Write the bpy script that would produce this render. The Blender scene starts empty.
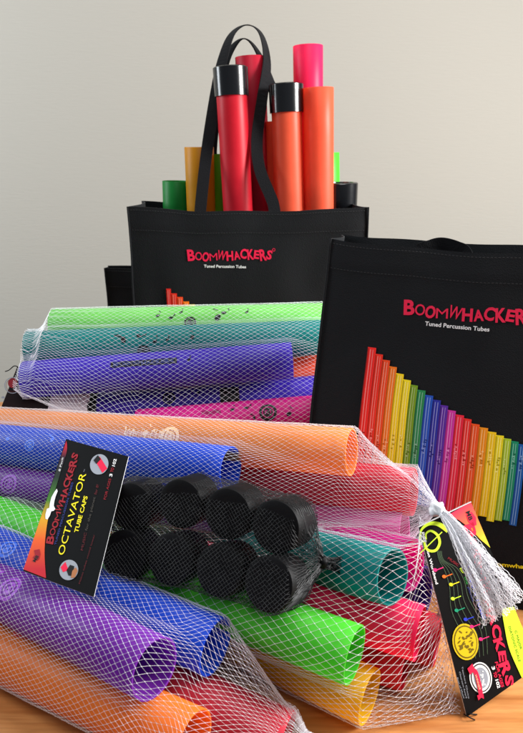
import bpy, math, random
from mathutils import Vector, Matrix, noise
R = math.radians
random.seed(7)
scene = bpy.context.scene
col = scene.collection

# ------------------------------------------------------------------ camera
CAMH = 0.40; PITCH = R(19.0); F = 640.0
C0 = Vector((0, 0, CAMH))
FW = Vector((0, math.cos(PITCH), -math.sin(PITCH)))
UP = Vector((0, math.sin(PITCH), math.cos(PITCH)))
RT = Vector((1, 0, 0))
def ray(px, py): return FW + RT * ((px - 261.5) / F) + UP * ((366.5 - py) / F)
def Pd(px, py, d): return C0 + ray(px, py) * d
def Pz(px, py, z):
    r = ray(px, py); return C0 + r * ((z - CAMH) / r.z)
def Pp(px, py, o, n):
    r = ray(px, py); return C0 + r * ((o - C0).dot(n) / r.dot(n))
cam = bpy.data.cameras.new('camera'); camo = bpy.data.objects.new('camera', cam); col.objects.link(camo)
cam.sensor_fit = 'VERTICAL'; cam.sensor_height = 24.0; cam.lens = 24.0 * F / 733.0
cam.clip_start = 0.02; cam.clip_end = 50
camo.location = C0; camo.rotation_euler = (math.pi / 2 - PITCH, 0, 0)
cam.dof.use_dof = True; cam.dof.focus_distance = 0.56; cam.dof.aperture_fstop = 11
scene.camera = camo

# ------------------------------------------------------------------ materials
def lin(c): return tuple(((x / 255) / 12.92 if x / 255 <= .04045 else ((x / 255 + .055) / 1.055) ** 2.4) for x in c)
def pset(b, k, v):
    if k in b.inputs: b.inputs[k].default_value = v
def mat(name, rgb, rough=.5, spec=.5, metal=0, coat=0, sheen=0):
    m = bpy.data.materials.new(name); m.use_nodes = True
    b = m.node_tree.nodes['Principled BSDF']
    c = lin(rgb); pset(b, 'Base Color', (*c, 1)); pset(b, 'Roughness', rough); pset(b, 'Specular IOR Level', spec)
    pset(b, 'Metallic', metal); pset(b, 'Coat Weight', coat); pset(b, 'Sheen Weight', sheen)
    return m
def nd(m, t, **kw):
    n = m.node_tree.nodes.new(t)
    for k, v in kw.items(): setattr(n, k, v)
    return n
def bump(m, scale, strength, dist=.001, kind='noise', detail=3, stretch=(1, 1, 1)):
    t = m.node_tree; b = t.nodes['Principled BSDF']
    tc = nd(m, 'ShaderNodeTexCoord'); mp = nd(m, 'ShaderNodeMapping'); mp.inputs['Scale'].default_value = stretch
    n = nd(m, 'ShaderNodeTexNoise' if kind == 'noise' else 'ShaderNodeTexVoronoi')
    n.inputs['Scale'].default_value = scale
    if kind == 'noise': n.inputs['Detail'].default_value = detail
    bp = nd(m, 'ShaderNodeBump'); bp.inputs['Strength'].default_value = strength; bp.inputs['Distance'].default_value = dist
    t.links.new(tc.outputs['Object'], mp.inputs['Vector']); t.links.new(mp.outputs[0], n.inputs['Vector'])
    t.links.new(n.outputs[0], bp.inputs['Height']); t.links.new(bp.outputs[0], b.inputs['Normal'])
    return n
def plastic(name, rgb, rough=.42, trans=.48):
    m = mat(name, rgb, rough, .34)
    t = m.node_tree; b = t.nodes['Principled BSDF']; out = t.nodes['Material Output']
    n = bump(m, 45, .14, .0008, stretch=(.3, 1, 1), detail=5)
    # faint scuffs in gloss and tone
    n2 = nd(m, 'ShaderNodeTexNoise'); n2.inputs['Scale'].default_value = 9; n2.inputs['Detail'].default_value = 6
    tc = nd(m, 'ShaderNodeTexCoord'); t.links.new(tc.outputs['Object'], n2.inputs['Vector'])
    mr = nd(m, 'ShaderNodeMapRange'); mr.inputs[3].default_value = rough - .1; mr.inputs[4].default_value = rough + .12
    t.links.new(n2.outputs[0], mr.inputs[0]); t.links.new(mr.outputs[0], b.inputs['Roughness'])
    n3 = nd(m, 'ShaderNodeTexNoise'); n3.inputs['Scale'].default_value = 14; n3.inputs['Detail'].default_value = 8; n3.inputs['Roughness'].default_value = .7
    t.links.new(tc.outputs['Object'], n3.inputs['Vector'])
    c3 = nd(m, 'ShaderNodeValToRGB'); c3.color_ramp.elements[0].position = .3; c3.color_ramp.elements[0].color = (*[q * .86 for q in lin(rgb)], 1)
    c3.color_ramp.elements[1].position = .72; c3.color_ramp.elements[1].color = (*[min(1, q * 1.05 + .012) for q in lin(rgb)], 1)
    t.links.new(n3.outputs[0], c3.inputs[0]); t.links.new(c3.outputs[0], b.inputs['Base Color'])
    tr = nd(m, 'ShaderNodeBsdfTranslucent'); tr.inputs[0].default_value = (*lin(rgb), 1)
    mx = nd(m, 'ShaderNodeMixShader'); mx.inputs[0].default_value = trans
    t.links.new(b.outputs[0], mx.inputs[1]); t.links.new(tr.outputs[0], mx.inputs[2]); t.links.new(mx.outputs[0], out.inputs[0])
    return m
COL = dict(palelime=(150, 236, 120), red=(226, 28, 52), crimson=(206, 22, 56), orange=(255, 148, 52), deeporange=(255, 112, 74), yellow=(250, 204, 30),
           gold=(222, 160, 16), lime=(96, 226, 60), green=(20, 150, 60), leaf=(110, 190, 20), teal=(0, 152, 150), blue=(18, 84, 226),
           violet=(80, 50, 212), purple=(140, 48, 190), magenta=(238, 30, 168), pink=(255, 44, 110), paleorange=(255, 172, 84),
           lilac=(226, 110, 180), navy=(64, 34, 130), softred=(232, 60, 84))
PL = {k: plastic(k + '_plastic', v) for k, v in COL.items()}
M_black = mat('glossy_black_plastic', (14, 15, 18), .2, .6)
bump(M_black, 200, .05)
M_cap = mat('matt_black_plastic', (6, 6, 8), .58, .16)
bump(M_cap, 500, .35, .0004)
M_net = mat('white_net_fibre', (250, 250, 252), .4, .5)
_t = M_net.node_tree
_tr = nd(M_net, 'ShaderNodeBsdfTranslucent'); _tr.inputs[0].default_value = (.85, .85, .9, 1)
_mx = nd(M_net, 'ShaderNodeMixShader'); _mx.inputs[0].default_value = .45
_t.links.new(_t.nodes['Principled BSDF'].outputs[0], _mx.inputs[1]); _t.links.new(_tr.outputs[0], _mx.inputs[2])
_t.links.new(_mx.outputs[0], _t.nodes['Material Output'].inputs[0])
M_blacknet = mat('black_net_fibre', (14, 14, 17), .5, .3)
M_white = mat('white_plastic', (235, 235, 238), .35)
M_fab = mat('black_nonwoven_fabric', (17, 19, 22), .9, .2, sheen=.04)
bump(M_fab, 900, .5, .0005, 'vor')
M_strap = mat('black_strap_fabric', (14, 14, 17), .85, .15, sheen=.03)
bump(M_strap, 700, .5, .0005, 'vor')
def ink(name, rgb, rough=.5): return mat(name + '_ink', rgb, rough, .3)
I_red = ink('crimson_print', (226, 28, 70)); I_white = ink('white_print', (232, 232, 232)); I_yel = ink('yellow_print', (240, 226, 30))
I_dred = ink('dark_red_print', (150, 20, 36)); I_blue = ink('blue_print', (40, 60, 200)); I_dblue = ink('dark_blue_print', (34, 50, 120))
I_lime = ink('lime_print', (200, 235, 50)); I_black = ink('black_print', (16, 16, 18)); I_grey = ink('grey_print', (150, 155, 165))
I_green = ink('green_print', (40, 150, 60)); I_gold = ink('gold_print', (214, 186, 20)); I_dgold = ink('dark_gold_print', (110, 92, 12))
I_orange = ink('orange_print', (240, 110, 30)); I_mag = ink('pink_print', (240, 40, 120)); I_teal = ink('teal_print', (20, 150, 110))
I_staff = ink('staff_green_print', (84, 110, 80)); I_dgreen = ink('dark_green_print', (70, 110, 20)); I_dim = ink('dim_red_print', (96, 22, 30))
I_pblue = ink('faint_blue_print', (54, 108, 230)); I_ppur = ink('faint_purple_print', (152, 70, 196)); I_skin = ink('brown_print', (170, 110, 70)); I_dgrey = ink('dim_grey_print', (70, 66, 60)); I_pale = ink('pale_print', (255, 208, 160))
M_card = mat('black_card_stock', (10, 11, 13), .5, .12)
M_cardedge = mat('white_card_stock', (225, 225, 225), .5)
M_clear = mat('pale_print_paper', (205, 196, 204), .4)

# ------------------------------------------------------------------ object helpers
def link(name, verts, faces, m, parent=None, smooth=False, mats=None, fm=None):
    me = bpy.data.meshes.new(name); me.from_pydata([tuple(v) for v in verts], [], faces); me.update()
    for mm in (mats or [m]): me.materials.append(mm)
    if fm: me.polygons.foreach_set('material_index', fm)
    if smooth: me.polygons.foreach_set('use_smooth', [True] * len(me.polygons))
    o = bpy.data.objects.new(name, me); col.objects.link(o)
    if parent: o.parent = parent
    return o
def tag(o, label=None, cat=None, group=None, kind=None):
    if label: o['label'] = label
    if cat: o['category'] = cat
    if group: o['group'] = group
    if kind: o['kind'] = kind
    return o
def empty(name, loc, label, cat, group=None):
    o = bpy.data.objects.new(name, None); o.empty_display_size = .02; col.objects.link(o); o.location = loc
    bpy.context.view_layer.update()
    return tag(o, label, cat, group)
def wparent(o, root):               # parent keeping world position (mesh verts in world coordinates)
    o.parent = root; o.matrix_parent_inverse = Matrix.Translation(-Vector(root.location)); return o

# ------------------------------------------------------------------ setting
def box(x0, x1, y0, y1, z0, z1):
    v = [(x, y, z) for z in (z0, z1) for y in (y0, y1) for x in (x0, x1)]
    f = [(0, 2, 3, 1), (4, 5, 7, 6), (0, 1, 5, 4), (2, 6, 7, 3), (0, 4, 6, 2), (1, 3, 7, 5)]
    return v, f
M_wall = mat('painted_woven_wallpaper', (163, 160, 152), .85, .2)
bump(M_wall, 230, .28, .0012, stretch=(.25, 1, 1.6), detail=4)
v, f = box(-3.2, 3.2, 1.55, 1.65, -.8, 2.6)
tag(link('wall', v, f, M_wall), kind='structure')
M_floor = mat('floor_boards', (120, 96, 74), .6)
v, f = box(-3.2, 3.2, -2, 1.55, -.8, -.76)
tag(link('floor', v, f, M_floor), kind='structure')
M_wood = mat('pale_beech_wood', (206, 150, 92), .34, .5)
t = M_wood.node_tree; b = t.nodes['Principled BSDF']
tc = nd(M_wood, 'ShaderNodeTexCoord'); mp = nd(M_wood, 'ShaderNodeMapping'); mp.inputs['Scale'].default_value = (1.2, 14, 6)
mp.inputs['Rotation'].default_value = (0, 0, R(-14))
n1 = nd(M_wood, 'ShaderNodeTexNoise'); n1.inputs['Scale'].default_value = 5; n1.inputs['Detail'].default_value = 9; n1.inputs['Distortion'].default_value = .6
n2 = nd(M_wood, 'ShaderNodeTexNoise'); n2.inputs['Scale'].default_value = 40; n2.inputs['Detail'].default_value = 5
mp2 = nd(M_wood, 'ShaderNodeMapping'); mp2.inputs['Scale'].default_value = (.8, 9, 5); mp2.inputs['Rotation'].default_value = (0, 0, R(-14))
cr = nd(M_wood, 'ShaderNodeValToRGB')
cr.color_ramp.elements[0].position = .3; cr.color_ramp.elements[0].color = (*lin((170, 104, 50)), 1)
cr.color_ramp.elements[1].position = .7; cr.color_ramp.elements[1].color = (*lin((208, 148, 88)), 1)
mxc = nd(M_wood, 'ShaderNodeMixRGB', blend_type='MULTIPLY'); mxc.inputs[0].default_value = .35
cr2 = nd(M_wood, 'ShaderNodeValToRGB'); cr2.color_ramp.elements[0].position = .35; cr2.color_ramp.elements[0].color = (.55, .45, .4, 1); cr2.color_ramp.elements[1].position = .6
t.links.new(tc.outputs['Object'], mp.inputs[0]); t.links.new(mp.outputs[0], n1.inputs['Vector'])
t.links.new(tc.outputs['Object'], mp2.inputs[0]); t.links.new(mp2.outputs[0], n2.inputs['Vector'])
t.links.new(n1.outputs[0], cr.inputs[0]); t.links.new(n2.outputs[0], cr2.inputs[0])
t.links.new(cr.outputs[0], mxc.inputs[1]); t.links.new(cr2.outputs[0], mxc.inputs[2]); t.links.new(mxc.outputs[0], b.inputs['Base Color'])
v, f = box(-.8, .8, .05, .985, -.03, 0)
tb = link('table', v, f, M_wood)
bv = tb.modifiers.new('bevel', 'BEVEL'); bv.width = .004; bv.segments = 3
tag(tb, 'pale beech wood table top under all the tubes and bags', 'table')

# ------------------------------------------------------------------ text
_tc = {}
def glyphs(body, bold=0.0):
    k = (body, bold)
    if k in _tc: return _tc[k]
    cu = bpy.data.curves.new('t', 'FONT'); cu.body = body; cu.size = 1; cu.offset = bold; cu.resolution_u = 3; cu.fill_mode = 'FRONT'
    o = bpy.data.objects.new('t', cu); col.objects.link(o)
    dg = bpy.context.evaluated_depsgraph_get(); dg.update()
    me = o.evaluated_get(dg).to_mesh()
    vs = [(p.co.x, p.co.y) for p in me.vertices]; fs = [tuple(p.vertices) for p in me.polygons]
    o.evaluated_get(dg).to_mesh_clear(); bpy.data.objects.remove(o); bpy.data.curves.remove(cu)
    _tc[k] = (vs, fs); return vs, fs
class Ink:
    """collects flat 2-D shapes; each is mapped by fn(x, y) onto a surface"""
    def __init__(s, fn): s.fn = fn; s.v = []; s.f = []; s.m = []; s.mats = []; s.flip = 1
    def mi(s, m):
        if m not in s.mats: s.mats.append(m)
        return s.mats.index(m)
    def add(s, pts, faces, m, lift=0):
        o = len(s.v); s.v += [s.fn(x, y, lift) for x, y in pts]; s.f += [tuple(i + o for i in f) for f in faces]; s.m += [s.mi(m)] * len(faces)
    def text(s, body, p, q, m, h=None, bold=.0, lift=0):
        """baseline from p to q (2-D), width fitted, cap height h"""
        vs, fs = glyphs(body, bold)
        x0 = min(a for a, _ in vs); x1 = max(a for a, _ in vs)
        p = Vector(p); q = Vector(q); d = q - p; L = d.length; d.normalize(); n = Vector((-d.y, d.x)) * s.flip
        sx = L / (x1 - x0); sy = (h / .7) if h else sx
        s.add([tuple(p + d * ((a - x0) * sx) + n * (b_ * sy)) for a, b_ in vs], fs, m, lift)
    def logo(s, p, q, h, m, bold=.035, lift=0, reg=True, arc=0):
        p = Vector(p); q = Vector(q); d = q - p; L = d.length; d.normalize(); n = Vector((-d.y, d.x)) * s.flip
        W = [1.1, 1.0, 1.0, 1.15, 1.25, 1.0, .95, 1.0, .95, .8, 1.0, .8]
        S = [1.12, .86, .92, .8, .98, .95, .82, .95, 1.02, .84, 1.14, .9]
        O = [0, .1, .02, .06, .1, -.04, .0, .08, -.04, .06, -.08, .1]
        T = [5, 0, -8, 4, -10, 3, 9, -7, 5, -6, 8, -12]
        tot = sum(W); x = 0
        for i, ch in enumerate('BOOMWHACKERS'):
            vs, fs = glyphs(ch, 0.0 if i == 3 else bold if i not in (1, 4) else bold * .3)
            x0 = min(a for a, _ in vs); x1 = max(a for a, _ in vs)
            w = W[i] / tot * L * .96; cx = x + w / 2 ; ct = R(T[i])
            pts = []
            for a, b_ in vs:
                X = ((a - x0) / (x1 - x0) - .5) * w; Y = b_ / .7 * h * S[i] - .5 * h
                X, Y = X * math.cos(ct) - Y * math.sin(ct), X * math.sin(ct) + Y * math.cos(ct)
                Y += .5 * h + O[i] * h + arc * math.sin((cx / L) * math.pi * 2) * h
                pts.append(tuple(p + d * (cx + X) + n * Y))
            s.add(pts, fs, m, lift); x += W[i] / tot * L
        if reg:
            s.ring(tuple(p + d * (L * 1.015) + n * h * 1.1), h * .16, h * .11, m, lift, 16)
    def poly(s, pts, m, lift=0): s.add(pts, [tuple(range(len(pts)))], m, lift)
    def rect(s, x0, y0, x1, y1, m, lift=0, n=1, ny=1):
        pts = [(x0 + (x1 - x0) * i / n, y0 + (y1 - y0) * j / ny) for j in range(ny + 1) for i in range(n + 1)]
        s.add(pts, [(j * (n + 1) + i, j * (n + 1) + i + 1, (j + 1) * (n + 1) + i + 1, (j + 1) * (n + 1) + i) for j in range(ny) for i in range(n)], m, lift)
    def disc(s, c, rx, ry, m, lift=0, rot=0, n=28):
        pts = []
        for i in range(n):
            a = 2 * math.pi * i / n; x = rx * math.cos(a); y = ry * math.sin(a)
            pts.append((c[0] + x * math.cos(rot) - y * math.sin(rot), c[1] + x * math.sin(rot) + y * math.cos(rot)))
        s.poly(pts, m, lift)
    def ring(s, c, r1, r0, m, lift=0, n=28, asp=1):
        pts = [(c[0] + r * math.cos(2 * math.pi * i / n), c[1] + asp * r * math.sin(2 * math.pi * i / n)) for r in (r0, r1) for i in range(n)]
        s.add(pts, [(i, (i + 1) % n, n + (i + 1) % n, n + i) for i in range(n)], m, lift)
    def line(s, pts, w, m, lift=0):
        P = [Vector(p) for p in pts]; o = []
        ws = w if isinstance(w, (list, tuple)) else [w] * len(P)
        for i, p in enumerate(P):
            d = (P[min(i + 1, len(P) - 1)] - P[max(i - 1, 0)]).normalized(); n = Vector((-d.y, d.x)) * ws[i] / 2
            o += [tuple(p + n), tuple(p - n)]
        s.add(o, [(2 * i, 2 * i + 1, 2 * i + 3, 2 * i + 2) for i in range(len(P) - 1)], m, lift)
    def note(s, x, y, h, m, lift=0, rot=0):
        c, sn = math.cos(rot), math.sin(rot)
        g = lambda a, b_: (x + a * c - b_ * sn, y + a * sn + b_ * c)
        s.disc((x, y), h * .32, h * .24, m, lift, rot + .4, 12)
        s.poly([g(h * .17, 0), g(h * .32, 0), g(h * .32, h), g(h * .17, h)], m, lift)
        s.poly([g(h * .25, h), g(h * .5, h * .62), g(h * .46, h * .56), g(h * .25, h * .8)], m, lift)
    def build(s, name, parent=None):
        if not s.f: return None
        o = link(name, s.v, s.f, None, None, mats=s.mats, fm=s.m)
        if parent is not None:
            if parent.type == 'EMPTY': wparent(o, parent)
            else: o.parent = parent
        return o
def smoothpath(pts, n=8):
    P = [Vector(p) for p in pts]; out = []
    for i in range(len(P) - 1):
        a = P[max(i - 1, 0)]; b_ = P[i]; c = P[i + 1]; d = P[min(i + 2, len(P) - 1)]
        for k in range(n):
            t_ = k / n
            out.append(.5 * ((2 * b_) + (c - a) * t_ + (2 * a - 5 * b_ + 4 * c - d) * t_ ** 2 + (3 * b_ - a - 3 * c + d) * t_ ** 3))
    out.append(P[-1]); return out

# ------------------------------------------------------------------ tubes
RT_ = .0205; RI = .0189
def lathe(profile, seg=64):
    v = []; f = []; n = len(profile)
    for i in range(seg):
        a = 2 * math.pi * i / seg
        for x, r in profile: v.append((x, r * math.cos(a), r * math.sin(a)))
    for i in range(seg):
        for k in range(n - 1): f.append((i * n + k, ((i + 1) % seg) * n + k, ((i + 1) % seg) * n + k + 1, i * n + k + 1))
    return v, f
def tube_prof(L, ro=RT_, ri=RI):
    b_ = .0003
    p = [(b_, ri), (0, ri + b_), (0, ro - b_), (b_, ro)] + [(L * k / 8, ro) for k in range(1, 8)] + [(L - b_, ro), (L, ro - b_), (L, ri + b_), (L - b_, ri)] + [(L * k / 8, ri) for k in range(7, 0, -1)]
    return p + [p[0]]
class T: pass
def tube(A, B, L, colour, label, group, cap=False, r=RT_):
    A = Vector(A); d = (Vector(B) - A).normalized()
    v, f = lathe(tube_prof(L, r, r - .0016))
    o = link('percussion_tube', v, f, PL[colour], smooth=True)
    tag(o, label, 'tube', group)
    mid = A + d * min(L, .12); w = (C0 - mid); w = (w - d * w.dot(d)).normalized(); y = w.cross(d)
    m = Matrix((d, y, w)).transposed().to_4x4(); m.translation = A; o.matrix_world = m
    t_ = T(); t_.o = o; t_.A = A; t_.B = A + d * L; t_.d = d; t_.r = r; t_.L = L; t_.m = m
    if cap:
        k = .0021
        cp = [(.034, r + .0001), (.034, r + k), (.0012, r + k + .0004), (0, r + k - .001), (-.0002, r - .003), (.0015, r - .0035), (.0015, 0.0)]
        v, f = lathe(cp); c = link('end_cap', v, f, M_black, o, smooth=True)
        es = c.modifiers.new('e', 'EDGE_SPLIT'); es.split_angle = R(50)
    es = o.modifiers.new('e', 'EDGE_SPLIT'); es.split_angle = R(60)
    return t_
def tube_ink(t_, lift0=.00025):
    # x along the tube from end A, y = arc length round the tube from the camera side (up positive)
    up = 1 if (t_.m.to_3x3() @ Vector((0, 1, 0))).z > 0 else -1
    def fn(x, y, lift):
        a = up * y / t_.r; r = t_.r + lift0 + lift
        return (x, r * math.sin(a), r * math.cos(a))
    return Ink(fn)
def sgn(t_): return 1 if t_.d.x > 0 else -1

GB = 'tubes standing in the back tote bag'
def Py(px, py, Y):
    r_ = ray(px, py); return C0 + r_ * (Y / r_.y)
def stand(px, py, Y, qx, qy, Y2, colour, label, cap=False):
    A = Py(px, py, Y); B = Py(qx, qy, Y2); dr = (B - A).normalized(); L = (A.z - .006) / -dr.z
    return tube(A, B, L, colour, label, GB, cap, .0196)
stand(176.5, 181, .922, 177, 205, .922, 'green', 'dark green tube poking just above the back bag, farthest left')
stand(199, 147, .905, 201, 205, .905, 'gold', 'mustard yellow tube standing in the back bag behind the strap')
stand(221, 154, .924, 222, 205, .924, 'leaf', 'light green tube mostly hidden behind the black-capped red tube')
stand(230.2, 67, .880, 237.5, 200, .876, 'red', 'tall red tube with a black end cap in the back bag', True)
stand(250, 57, .925, 257, 200, .922, 'crimson', 'uncapped tall crimson tube between the two bag straps')
stand(286, 84, .880, 289.5, 203, .876, 'deeporange', 'orange tube with a black end cap in the back bag', True)
stand(318.2, 88, .878, 319, 203, .876, 'deeporange', 'uncapped wide orange tube in front of the tall pink tube')
stand(308, 46, .926, 309, 203, .922, 'pink', 'tallest bright pink tube at the right in the back bag')
stand(277, 122, .927, 278, 205, .924, 'deeporange', 'orange tube partly hidden behind the capped orange tube and strap')
stand(325, 153, .924, 326, 205, .923, 'lime', 'lime tube showing as a sliver behind the right orange tube')
stand(341.5, 182.5, .89, 341, 205, .89, 'navy', 'short tube with black cap low at the right bag corner', True)

# --- bundle C, at the back
GC = 'tubes in the back net bag'
def tz(e1, z1, e2, z2, L, colour, label, group, ext=0):
    A = Pz(e1[0], e1[1], z1); B = Pz(e2[0], e2[1], z2)
    if ext: A = A + (A - B).normalized() * ext
    return tube(A, B, L or (B - A).length, colour, label, group)
def td(e1, d1, e2, d2, L, colour, label, group):
    A = Pd(e1[0], e1[1], d1); B = Pd(e2[0], e2[1], d2)
    return tube(A, B, L or (B - A).length, colour, label, group)
c_lime = td((53, 326.5), .765, (330, 320), .768, 0, 'palelime', 'pale lime tube on top of the back net bag', GC)
c_teal = td((28, 349), .735, (330, 337), .745, 0, 'teal', 'teal tube second from top in the back net bag', GC)
c_vio = td((25, 379.5), .712, (292, 360.5), .715, 0, 'violet', 'blue violet tube ending before the others in the back net bag', GC)
c_vio2 = td((92, 411), .742, (328, 392), .748, 0, 'violet', 'lower violet tube with a dark band at its left end', GC)
c_mag = td((138, 428), .70, (326, 413), .70, 0, 'magenta', 'hot pink tube lowest in the back net bag', GC)
c_red = td((150, 392), .785, (332, 370), .77, 0, 'deeporange', 'red orange tube peeking out right of the blue violet tube', GC)
v, f = lathe([(.0, RT_ + .0004), (.0, RT_ + .0008), (.010, RT_ + .0008), (.010, RT_ + .0004)])
link('end_band', v, f, M_cap, c_vio2.o, smooth=True)

# --- bundle B (upper net, knot at right)
GU = 'tubes in the upper middle net bag'
b_or = td((352, 452), .546, (0, 427), .70, .52, 'paleorange', 'pale orange tube along the top of the upper middle net', GU)
b_bl = td((231, 470), .553, (0, 444), .664, .42, 'blue', 'blue tube under the pale orange tube with open end showing', GU)
b_pu = td((250, 512), .556, (0, 483), .66, .45, 'purple', 'purple tube under the blue one behind the tube caps', GU)
b_re = td((414, 492), .548, (200, 470), .635, .22, 'softred', 'red tube beneath the pale orange tube near the white knot', GU)
b_li = td((405, 533), .545, (150, 512), .655, .2, 'lilac', 'pinkish lilac tube above the teal tube inside the net', GU)
# --- bundle D (lower net)
GL = 'tubes in the lower middle net bag'
d_li = tz((355, 655), .067, (0, 520), .064, .50, 'lime', 'bright lime green tube with open end in the lower middle net', GL)
d_ye = tz((370, 697), .0206, (272, 652), .0206, .45, 'yellow', 'yellow tube lying on the table below the lime tube', GL)
d_ro = tz((407, 664), .0206, (200, 596), .0206, .22, 'red', 'red tube on the table just behind the yellow tube end', GL)
d_re = tz((420, 633), .060, (250, 580), .060, .22, 'pink', 'pinkish red tube above the yellow tube end behind the lime one', GL)
d_te = td((393, 577), .463, (200, 528), .615, .34, 'teal', 'dark teal tube behind the caps in the lower middle net', GL)
d_ma = td((412, 565), .50, (200, 520), .66, .34, 'magenta', 'magenta tube end showing between teal tube and header card', GL)
d_na = td((424, 592), .525, (200, 545), .66, .36, 'navy', 'dark indigo tube in shade between teal and pinkish red tubes', GL)
d_cr = tz((438, 641), .0206, (250, 585), .0206, .26, 'crimson', 'crimson tube added for the reddish shadow in the net, end hidden behind the header card', GL)  # added tube: its crimson stands in for reflected red and reddish shadow here
# --- bundle A (front left net)
GA = 'tubes in the front left net bag'
a_bl = td((216, 647), .452, (0, 554), .555, .50, 'blue', 'deep blue tube with open end in the front net', GA)
a_pu = td((155, 669), .418, (0, 590), .522, .50, 'purple', 'purple tube with open end on top of the front net bag', GA)
a_or = td((194, 742), .416, (0, 651), .508, .50, 'orange', 'orange tube lowest at the front left on the table', GA)
a_re = td((285, 742), .44, (200, 702), .462, .22, 'softred', 'red tube under the blue tube inside the front net tip', GA)

# --- prints on tubes
def circle_logo(k, x, y, r, m):
    k.ring((x, y), r, r * .70, m); k.ring((x, y), r * .55, r * .38, m)
    k.text('B', (x - r * .3, y - r * .35), (x + r * .3, y - r * .35), m, r * .75, .05)
def prints(t_, m, items):
    k = tube_ink(t_); s = -1 if t_.d.x < 0 else 1; o = None
    for it in items:
        kind, x, y, h = it[:4]
        if m is I_black and kind in ('note', 'logo'): h *= 1.5 if kind == 'note' else 1.12
        kk = Ink(lambda a, b_, l, x=x, y=y: k.fn(x + s * a, y + b_, l))
        if kind == 'logo': circle_logo(kk, 0, 0, h, m)
        elif kind == 'note': kk.note(0, 0, h, m, rot=it[4] if len(it) > 4 else 0)
        elif kind == 'boom': kk.logo((0, 0), (it[4], 0), h, m, .05, reg=False)
        elif kind == 'block': kk.rect(0, 0, it[4], h, m, n=8, ny=4)
        elif kind == 'wave':
            for q in range(5): kk.line([(a * .001, (q - 2) * h / 4 + .0008 * math.sin(a * .5)) for a in range(0, int(it[4] * 1000), 1)], .0003, m)
        o = kk.build('printed_mark', t_.o)
    return o
prints(c_lime, I_black, [('logo', .166, .001, .0062), ('note', .128, .010, .005), ('note', .143, .007, .005, -.5), ('note', .198, .006, .009, .6), ('note', .205, .012, .006, -.5), ('note', .155, .014, .004), ('note', .232, .012, .004)])
prints(c_teal, I_black, [('note', .113, .006, .008, 1.3), ('note', .13, .010, .006, -1), ('note', .148, .003, .005), ('note', .162, .004, .004), ('note', .19, .006, .006, .5), ('logo', .135, -.008, .0065)])
prints(c_vio, I_black, [('block', .100, .006, .0068, .072), ('note', .185, .009, .004)])
kb = prints(c_vio, I_dblue, [('boom', .103, .0075, .0042, .066)])
kb.location.z = .0003
prints(c_vio2, I_black, [('logo', .092, .008, .0066), ('note', .125, .012, .005), ('block', .150, -.004, .020, .022)])
prints(c_mag, I_black, [('logo', .143, .006, .0085), ('note', .105, .012, .005), ('note', .120, .013, .005, -.6), ('note', .128, .001, .004, 1), ('note', .165, .002, .006), ('wave', .072, .011, .004, .022)])
prints(b_or, I_pale, [('boom', .22, -.004, .012, .05), ('logo', .168, .002, .010), ('note', .195, .004, .010)])
prints(b_bl, I_pblue, [('note', .16, .008, .010, .3), ('note', .185, .010, .009, 1.2), ('logo', .21, .002, .006), ('note', .24, .006, .009, -.5)])
prints(b_pu, I_ppur, [('logo', .25, .0, .010), ('note', .28, .004, .010)])
prints(a_pu, I_ppur, [('logo', .145, .004, .010), ('logo', .20, .012, .0085), ('note', .168, .012, .010), ('note', .18, -.002, .010), ('note', .205, -.004, .009, .8)])
prints(a_bl, I_pblue, [('note', .17, .004, .009, .5), ('logo', .2, .006, .008)])

# ------------------------------------------------------------------ nets
def strands(rows, closed, rad, knot, shift=True):
    V = []; Fc = []
    def seg(p, q, r):
        d = (q - p)
        if d.length < 1e-6: return
        d.normalize(); a = d.cross(Vector((.3, .2, .93))).normalized(); b_ = d.cross(a); o = len(V)
        for c in (p, q):
            for k in range(3):
                an = 2.0944 * k; V.append(c + (a * math.cos(an) + b_ * math.sin(an)) * r)
        for k in range(3): Fc.append((o + k, o + (k + 1) % 3, o + 3 + (k + 1) % 3, o + 3 + k))
    n = len(rows[0])
    for j in range(len(rows) - 1):
        for i in range(n):
            p = rows[j][i]
            t1 = i; t2 = i + (1 if j % 2 else -1)
            for t_ in (t1, t2):
                if closed: t_ %= n
                elif t_ < 0 or t_ >= n: continue
                q = rows[j + 1][t_]
                seg(p, q, rad * random.uniform(.85, 1.15))
            if knot:
                o = len(V); r = knot
                for dx in ((r, 0, 0), (-r, 0, 0), (0, r, 0), (0, -r, 0), (0, 0, r), (0, 0, -r)): V.append(p + Vector(dx))
                Fc += [(o + a_, o + b_, o + c_) for a_, b_, c_ in ((0, 2, 4), (2, 1, 4), (1, 3, 4), (3, 0, 4), (2, 0, 5), (1, 2, 5), (3, 1, 5), (0, 3, 5))]
    return V, Fc
def hull_ring(cons, M=160):
    pts = []
    for k in range(M):
        th = -math.pi / 2 + 2 * math.pi * k / M; c, s = math.cos(th), math.sin(th)
        b_ = max(cons, key=lambda q: q[0] * c + q[1] * s + q[2])
        pts.append(Vector((b_[0] + b_[2] * c, b_[1] + b_[2] * s)))
    return pts
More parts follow.
